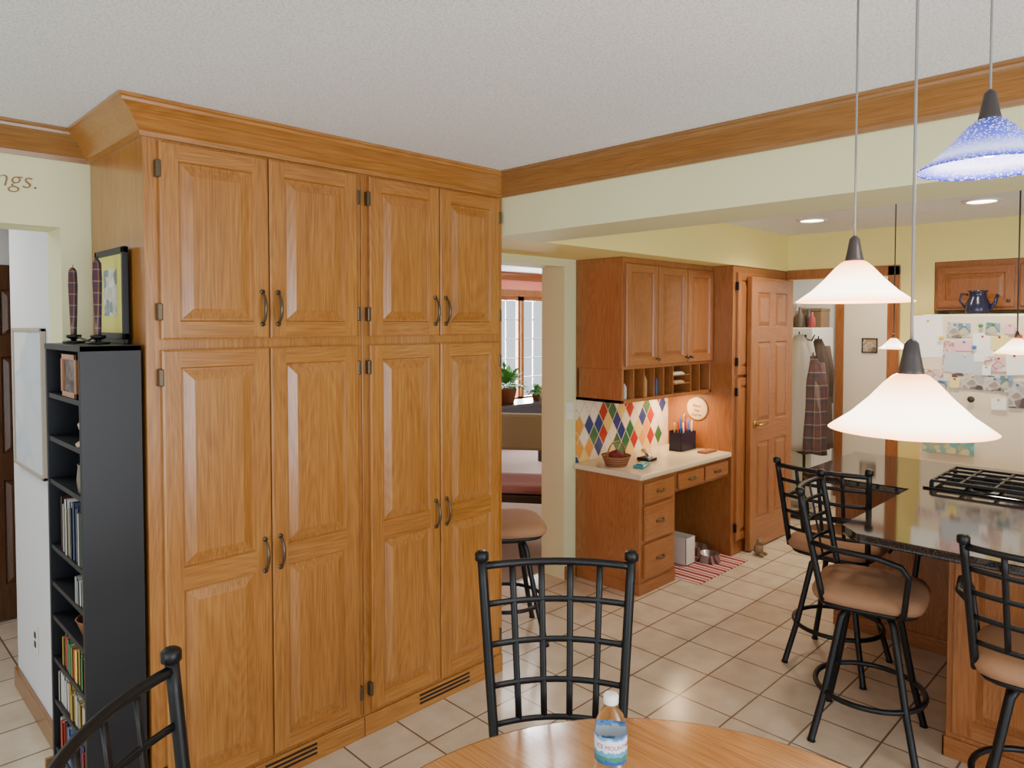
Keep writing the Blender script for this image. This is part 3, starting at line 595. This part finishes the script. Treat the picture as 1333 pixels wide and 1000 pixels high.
def coat(loc,mat,L,w,label,ph,dd0=.06,ang=0):
    T=thing('hanging_coat',loc,label,'coat','coats hanging in the mudroom')
    mb=MB(); vs=[];fs=[];N=32;R=14; ca,sa=math.cos(ang),math.sin(ang)
    def R2(x,y,z): return (loc[0]+x*ca-y*sa,loc[1]+x*sa+y*ca,loc[2]+z)
    for i in range(R+1):
        t=i/R
        ww=w*(.3+.7*min(1,(t*4)**.6))*(1+.3*t); dd=.03+dd0*min(1,t*4)*(1+.3*t)
        for k in range(N):
            a=2*math.pi*k/N; f=1+.16*t*math.sin(a*6+ph)+.06*math.sin(a*11+ph*2)
            vs.append(R2(math.cos(a)*ww*f,math.sin(a)*dd*f,-t*L+.01*math.sin(a*3)))
    for i in range(R):
        for k in range(N): fs.append((i*N+k,i*N+(k+1)%N,(i+1)*N+(k+1)%N,(i+1)*N+k))
    fs.append(tuple(range(N))); fs.append(tuple(R*N+k for k in range(N)))
    mb.add(vs,fs,0,True); mb.obj('coat_body',mat,T)
    for s in (-1,1):
        MB().tube([R2(s*w*.7,.01,-.06),R2(s*w*1.0,.02,-.28),R2(s*w*1.0,.03,-.56)],[.035,.042,.036],10).obj('sleeve',mat,T)
    MB().tube([R2(0,0,.03),R2(0,0,-.01)],.006,6).obj('loop',black,T)
coat((6.10,2.585,1.60),plain('grey_coat',(166,158,150),.9),1.0,.11,'grey winter coat hanging on the coat stand',1,.05,-1.15)
coat((6.13,2.475,1.42),plaid('plaid_jacket',(90,58,56),(62,54,60),(150,130,116),9),.84,.08,'brown plaid jacket hanging on the coat stand',2.2,.05,-1.15)
coat((6.30,2.50,1.56),plain('dark_brown_coat',(84,68,60),.9),.95,.09,'dark brown coat hanging on the coat stand',.4,.04,-1.15)
# ================================================================ LIVING ROOM
T=thing('armchair',(4.36,4.28,.012),'olive-tan upholstered armchair with rose cushion and dark legs','armchair')
def armchair(T):
    MB().box((-.26,-.24,.36),(.26,.26,.42)).obj('base',darkwood,T,bevel=.01)
    mb=MB(); mb.box((-.25,-.30,.66),(.25,-.24,.96)); mb.obj('backrest',olive,T,bevel=.025)
    MB().box((-.24,-.22,.421),(.24,.25,.49)).obj('seat_cushion',rose,T,bevel=.03)
    for s in (-1,1):
        MB().tube([(s*.25,-.28,.66),(s*.27,-.1,.66),(s*.27,.16,.64),(s*.26,.2,.42)],.018,8).obj('armrest',darkwood,T)
        MB().tube([(s*.22,-.25,.40),(s*.22,-.28,.68)],.018,8).obj('back_post',darkwood,T)
    for x in (-.23,.23):
        for y in (-.21,.22): MB().tube([(x,y,.37),(x,y,0)],[.022,.015],8).obj('leg',darkwood,T)
ROOT[T.name]=Vector((0,0,0)); armchair(T); T.rotation_euler=(0,0,math.radians(125)); T.location=(3.90,3.82,.012)
T=thing('console_table',(5.75,5.7,.012),'dark wood console table holding plants and books','table')
MB().box((5.2,5.5,.76),(6.4,5.9,.80)).obj('tabletop',darkwood,T,bevel=.004)
for x in (5.23,6.37):
    for y in (5.53,5.87): MB().box((x-.025,y-.025,.012),(x+.025,y+.025,.76)).obj('leg',darkwood,T)
MB().box((5.25,5.55,.50),(6.35,5.85,.76)).obj('apron',darkwood,T)
leafm=plain('leaf_green',(78,140,66),.5); potm=plain('terracotta',(150,90,60),.7)
def plant(x,y,z,s,label):
    T=thing('potted_plant',(x,y,z),label,'plant','plants on the console table')
    MB().lathe([(0,0),(.06*s,0),(.085*s,.12*s),(.09*s,.12*s),(.075*s,.11*s),(0,.10*s)],(x,y,z),20).obj('pot',potm,T)
    mb=MB()
    for i in range(170):
        a=random.uniform(0,6.28); el=random.uniform(-.1,1.4); r=random.uniform(.05,.18)*s
        c=Vector((x,y,z+.14*s)); d=Vector((math.cos(a)*math.cos(el),math.sin(a)*math.cos(el),math.sin(el))); p=c+d*r
        sd=d.cross(Z).normalized()*.024*s; l=d*.05*s
        mb.add([p-l*.6,p+sd,p+l+Vector((0,0,-.02)),p-sd],[(0,1,2),(0,2,3)])
    for i in range(12):
        a=random.uniform(0,6.28); mb.tube([(x,y,z+.1*s),(x+math.cos(a)*.09*s,y+math.sin(a)*.09*s,z+.22*s)],.003,4)
    mb.obj('foliage',leafm,T)
plant(5.64,5.72,.80,1.35,'leafy green potted plant on the dark console'); plant(6.08,5.68,.80,.6,'smaller leafy potted plant on the dark console')
for i in range(5): book(6.22,5.56+i*.05,.8005,.035,.13+.02*(i%3),.14,bm[(i*5)%12],label='hardcover book standing on the console table',group='books on the console table')
# ================================================================ METAL LATTICE SEATING
def lattice(T,z0,z1,w0,w1,y0,y1,nv,rows,curve=.045,pr=.014,br=.0095):
    B=lambda s,t:Vector((s*(w0+(w1-w0)*t),y0+(y1-y0)*t-curve*(1-s*s),z0+(z1-z0)*t))
    mb=MB()
    for s in (-1,1):
        pts=[B(s,i/8) for i in range(9)]
        mb.tube(pts,pr,10); e=pts[-1]; mb.tube([e+Vector((0,0,-.012)),e+Vector((0,0,-.008)),e+Vector((0,0,.012)),e+Vector((0,0,.018))],[pr,pr*1.45,pr*1.45,pr*.9],10)
    mb.tube([B(-1+i/6,.955) for i in range(13)],.0115,8)
    for t in rows: mb.tube([B(-1+i/6,t) for i in range(13)],br,8,flat=.5)
    for k in range(nv):
        s=-1+2*(k+1)/(nv+1); mb.tube([B(s,rows[0]*.98+(.955-rows[0])*i/6) for i in range(7)],br,8,flat=.5)
    return mb.obj('backrest',black,T),B
C=thing('dining_chair',(0,0,0),'black metal dining chair with lattice back at the oak table','chair','dining chairs around the table')
lattice(C,.44,1.02,.175,.218,-.19,-.265,4,[.2,.38,.575,.77])
MB().box((-.20,-.19,.42),(.20,.21,.475)).obj('seat',suede,C,bevel=.022)
MB().tube([(-.19,-.18,.425),(.19,-.18,.425),(.205,.2,.425),(-.205,.2,.425)],.011,8,closed=True).obj('seat_frame',black,C)
for x,y,x1,y1 in ((-.175,-.19,-.2,-.25),(.175,-.19,.2,-.25),(-.195,.19,-.215,.22),(.195,.19,.215,.22)):
    MB().tube([(x,y,.44),(x1,y1,0)],.0125,8).obj('leg',black,C)
C.location=(1.351,1.167,0); C.rotation_euler=(0,0,math.radians(135))
dup(C,(.551,1.160,0),math.radians(225))
B_=thing('bar_stool',(0,0,0),'black metal swivel bar stool with tan suede seat','bar stool','bar stools around the island')
lattice(B_,.59,1.02,.185,.215,-.15,-.235,3,[.22,.42,.61,.79],pr=.013,br=.009)
def squircle(mb,amt=.9):
    for v in mb.v:
        r=math.hypot(v.x,v.y)
        if r>1e-3:
            c,s=abs(v.x/r),abs(v.y/r); f=(1/(c**5+s**5)**.2)**amt; v.x*=f*.965; v.y*=f*.965
    return mb
squircle(MB().lathe([(0,.072),(.1,.072),(.17,.067),(.205,.052),(.218,.03),(.21,.008),(.19,0),(0,0)],(0,0,.578),40)).obj('seat',suede,B_)
squircle(MB().lathe([(0,.53),(.11,.53),(.12,.55),(.19,.562),(.2,.577),(0,.577)],(0,0,0),40)).obj('swivel_plate',black,B_)
for sx in (-1,1):
    for sy in (-1,1):
        MB().tube([(sx*.07,sy*.07,.545),(sx*.095,sy*.095,.5),(sx*.115,sy*.115,.38),(sx*.145,sy*.145,.2),(sx*.185,sy*.185,.012),(sx*.186,sy*.186,0)],[.015,.015,.014,.014,.014,.018],8).obj('leg',black,B_)
    MB().tube([(sx*.205,-.19,.82),(sx*.24,-.1,.815),(sx*.25,.05,.81),(sx*.245,.13,.79),(sx*.23,.155,.75),(sx*.21,.14,.6),(sx*.19,.12,.57)],.0115,8).obj('armrest',black,B_)
MB().tube([(.205*math.cos(i*math.pi/18),.205*math.sin(i*math.pi/18),.2) for i in range(36)],.011,8,closed=True).obj('foot_ring',black,B_)
B_.location=(3.09,1.00,0); B_.rotation_euler=(0,0,math.radians(191))
dup(B_,(3.64,1.33,0),math.radians(-90)); dup(B_,(2.82,.37,0),math.radians(-84))
dup(B_,(2.69,2.74,0),math.radians(235),'armless black metal bar stool with tan seat beside the pantry',('armrest',))
# ================================================================ TABLE
tc_=(.922,.549)
T=thing('dining_table',(tc_[0],tc_[1],0),'round polished oak pedestal dining table','table')
MB().lathe([(0,.715),(.60,.715),(.635,.72),(.65,.735),(.648,.746),(.638,.75),(0,.75)],(tc_[0],tc_[1],0),96).obj('tabletop',tableW,T)
MB().lathe([(.0,.06),(.07,.06),(.09,.12),(.06,.2),(.05,.35),(.085,.45),(.09,.52),(.06,.6),(.12,.69),(.2,.715),(0,.715)],(tc_[0],tc_[1],0),32).obj('pedestal',kZ,T)
for k in range(4):
    a=k*math.pi/2+.4; MB().tube([(tc_[0]+math.cos(a)*r,tc_[1]+math.sin(a)*r,z) for r,z in ((.04,.16),(.18,.13),(.32,.05),(.38,.025))],[.04,.035,.028,.024],10).obj('foot',kZ,T)
bl=(1.140,.857,.7505)
T=thing('water_bottle',bl,'clear plastic water bottle with blue label on the oak table','bottle')
gl=plain('clear_plastic',(240,246,252),.06,trans=1.0)
gl.node_tree.nodes['Principled BSDF'].inputs['IOR'].default_value=1.12
MB().lathe([(0,0),(.028,0),(.033,.008),(.0325,.02),(.031,.024),(.0325,.03),(.0325,.05),(.031,.055),(.0325,.06),(.0325,.130),(.031,.142),(.026,.157),(.017,.170),(.0125,.178),(.0125,.188),(.0,.188)],bl,36).obj('bottle_body',gl,T)
MB().lathe([(0,.183),(.0148,.183),(.0152,.185),(.0152,.198),(.013,.201),(0,.201)],bl,28).obj('cap',whitepl,T,label='white screw cap')
def labelmat():
    m,nt,b=newmat('bottle_label'); L=nt.links
    tc=nt.nodes.new('ShaderNodeTexCoord'); sp=nt.nodes.new('ShaderNodeSeparateXYZ'); L.new(tc.outputs['Object'],sp.inputs[0])
    n=nt.nodes.new('ShaderNodeTexNoise'); n.inputs['Scale'].default_value=90; L.new(tc.outputs['Object'],n.inputs['Vector'])
    z=math_n(nt,'ADD',math_n(nt,'DIVIDE',math_n(nt,'SUBTRACT',sp.outputs[2],.072),.056),math_n(nt,'MULTIPLY',math_n(nt,'SUBTRACT',n.outputs['Fac'],.5),.35))
    r=ramp(nt,[(0,(40,90,160)),(.12,(60,130,110)),(.28,(90,160,200)),(.45,(230,238,244)),(.86,(120,170,215)),(.95,(60,120,190))],'CONSTANT'); L.new(z,r.inputs['Fac']); L.new(r.outputs['Color'],b.inputs['Base Color']); b.inputs['Roughness'].default_value=.3; return m
MB().lathe([(.0333,.072),(.0333,.128)],bl,36).obj('label_wrap',labelmat(),T)
ob=text('ICE MOUNTAIN',.0115,plain('label_red',(180,30,50),.5),Matrix.Translation((0,0,.104)),'label_text',parent=T,bend=.0336,align='CENTER',ext=.0002); ob.rotation_euler=(0,0,math.radians(-37))
MB().lathe([(0,0),(.024,0),(.034,.009),(.036,.0105),(.032,.0105),(.024,.003),(0,.003)],seg=28).obj('saucer',black,loc=(.952,1.075,.7505),label='small dark saucer near the table rim',cat='saucer')
# ================================================================ PENDANTS
shade=glow('frosted_glass',7,[(0,(255,176,120)),(.06,(255,206,160)),(.2,(255,238,214)),(.55,(255,226,190)),(.85,(246,180,132)),(1,(220,140,96))])
shade2=glow('frosted_glass_small',6,[(0,(255,176,120)),(.12,(255,206,160)),(.35,(255,238,214)),(1,(240,170,124))],zmax=.058)
blue=glow('blue_spotted_glass',1.25,[(0,(40,50,180)),(.06,(90,100,225)),(.22,(196,202,255)),(.5,(84,96,225)),(1,(26,32,130))],(232,234,255))
cordm=plain('grey_cord',(130,130,128),.5)
bulbm=plain('bulb',(255,240,215),.3,emit=25)
def pendant(x,y,zr,R,mat,label,watt,group='pendant lamps'):
    T=thing('pendant_lamp',(x,y,zr),label,'lamp',group)
    k=R/.11
    prof=[(.018,.082),(.024,.079),(.036,.068),(.055,.046),(.080,.022),(.106,.003),(.11,0)]
    prof=[(r*k,z*k) for r,z in prof]; inner=[(r-.003,z-.001) for r,z in prof][::-1]
    MB().lathe(prof+inner,(x,y,zr),40).obj('lamp_shade',mat,T)
    MB().lathe([(0,.132),(.004,.132),(.0095,.126),(.013,.105),(.0165,.088),(.019,.078),(.012,.074),(0,.074)] if k>.9 else [(0,.085),(.004,.085),(.008,.07),(.009,.055),(0,.055)],(x,y,zr),20).obj('socket_cap',capm if k>.9 else bronze,T)
    MB().tube([(x,y,zr+.08*k),(x,y,H-.02)],.0022 if k>.9 else .003,6).obj('cord',cordm if k>.9 else capm,T)
    MB().lathe([(0,-.022),(.05,-.022),(.06,-.008),(.062,0),(0,0)],(x,y,H),24).obj('canopy',bronze,T)
    MB().ball((x,y,zr+.036*k),.018*k).obj('bulb',bulbm,T)
    l=bpy.data.lights.new('pendant_light','POINT'); l.energy=watt; l.color=(1,.80,.58); l.shadow_soft_size=.03
    o=bpy.data.objects.new('pendant_light',l); COL.objects.link(o); o.parent=T; o.location=(0,0,-.02)
pendant(1.497,.525,1.743,.11,shade,'pendant lamp with white frosted glass cone shade',1.5)
pendant(1.138,.318,1.545,.11,shade,'low-hung pendant lamp with white frosted glass cone shade',1.5)
pendant(1.4375,.2875,1.965,.11,blue,'pendant lamp with blue spotted glass cone shade',2.0)
pendant(4.26,1.28,1.56,.077,shade2,'small frosted glass pendant lamp over the island',3)
pendant(3.27,.55,1.585,.077,shade2,'small frosted glass pendant lamp over the island',3)
for x,y in ((4.88,1.99),(4.80,.99),(4.85,-.4)):
    T=thing('recessed_light',(x,y,H),'round recessed ceiling light in the kitchen ceiling','lamp','recessed ceiling lights')
    MB().lathe([(.075,0),(.1,-.001),(.1,-.008),(.075,-.01)],(x,y,H),32).obj('trim_ring',white,T)
    MB().lathe([(0,-.004),(.076,-.004)],(x,y,H),32).obj('lens',plain('warm_lens',(255,226,180),.4,emit=20),T)
    l=bpy.data.lights.new('recessed_lamp','SPOT'); l.energy=62; l.color=(1,.87,.68); l.spot_size=2.6; l.spot_blend=.9; l.shadow_soft_size=.07
    o=bpy.data.objects.new('recessed_lamp',l); COL.objects.link(o); o.parent=T; o.location=(0,0,-.03)
# ================================================================ LIGHT
def area(name,loc,rot,sx,sy,e,c):
    l=bpy.data.lights.new(name,'AREA'); l.shape='RECTANGLE'; l.size=sx; l.size_y=sy; l.energy=e; l.color=c
    o=bpy.data.objects.new(name,l); COL.objects.link(o); o.location=loc; o.rotation_euler=rot; return o
area('window_light_a',(.9,-2.9,1.15),(math.radians(104),0,0),2.6,1.8,120,(.92,.96,1))
area('window_light_b',(-2.9,-.2,1.15),(math.radians(104),0,math.radians(-90)),2.4,1.8,80,(.90,.95,1))
area('desk_light',(4.58,2.84,1.17),(0,0,0),.12,.12,5,(1,.66,.36))
area('living_window_light',(7.2,7.4,1.4),(math.radians(-90),0,0),1.4,1.4,320,(.95,.98,1))
area('living_fill_light',(5.2,5.0,2.38),(0,0,0),.8,.8,42,(1,.94,.86))  # added fill lamp without a fixture, brightens the backlit coral wall
area('mudroom_light',(6.4,2.1,2.38),(0,0,0),.4,.4,18,(1,.88,.74))
area('hall_light',(0,4.1,2.35),(0,0,0),.6,.6,14,(1,.97,.94))
w=bpy.data.worlds.new('world'); S.world=w; w.use_nodes=True
bg=w.node_tree.nodes['Background']; bg.inputs[0].default_value=(.84,.91,1,1); bg.inputs[1].default_value=1.25
# ================================================================ CAMERA
cam=bpy.data.cameras.new('camera'); co=bpy.data.objects.new('camera',cam); COL.objects.link(co)
cam.sensor_width=36; cam.lens=924/1333*36; cam.clip_start=.02
p=math.radians(1.8); f=Vector((math.cos(p)*.70711,math.cos(p)*.70711,-math.sin(p)))
co.rotation_euler=f.to_track_quat('-Z','Y').to_euler(); co.location=(0,0,1.70)
cam.shift_y=-(500-924*math.tan(p)-421)/1333
S.camera=co
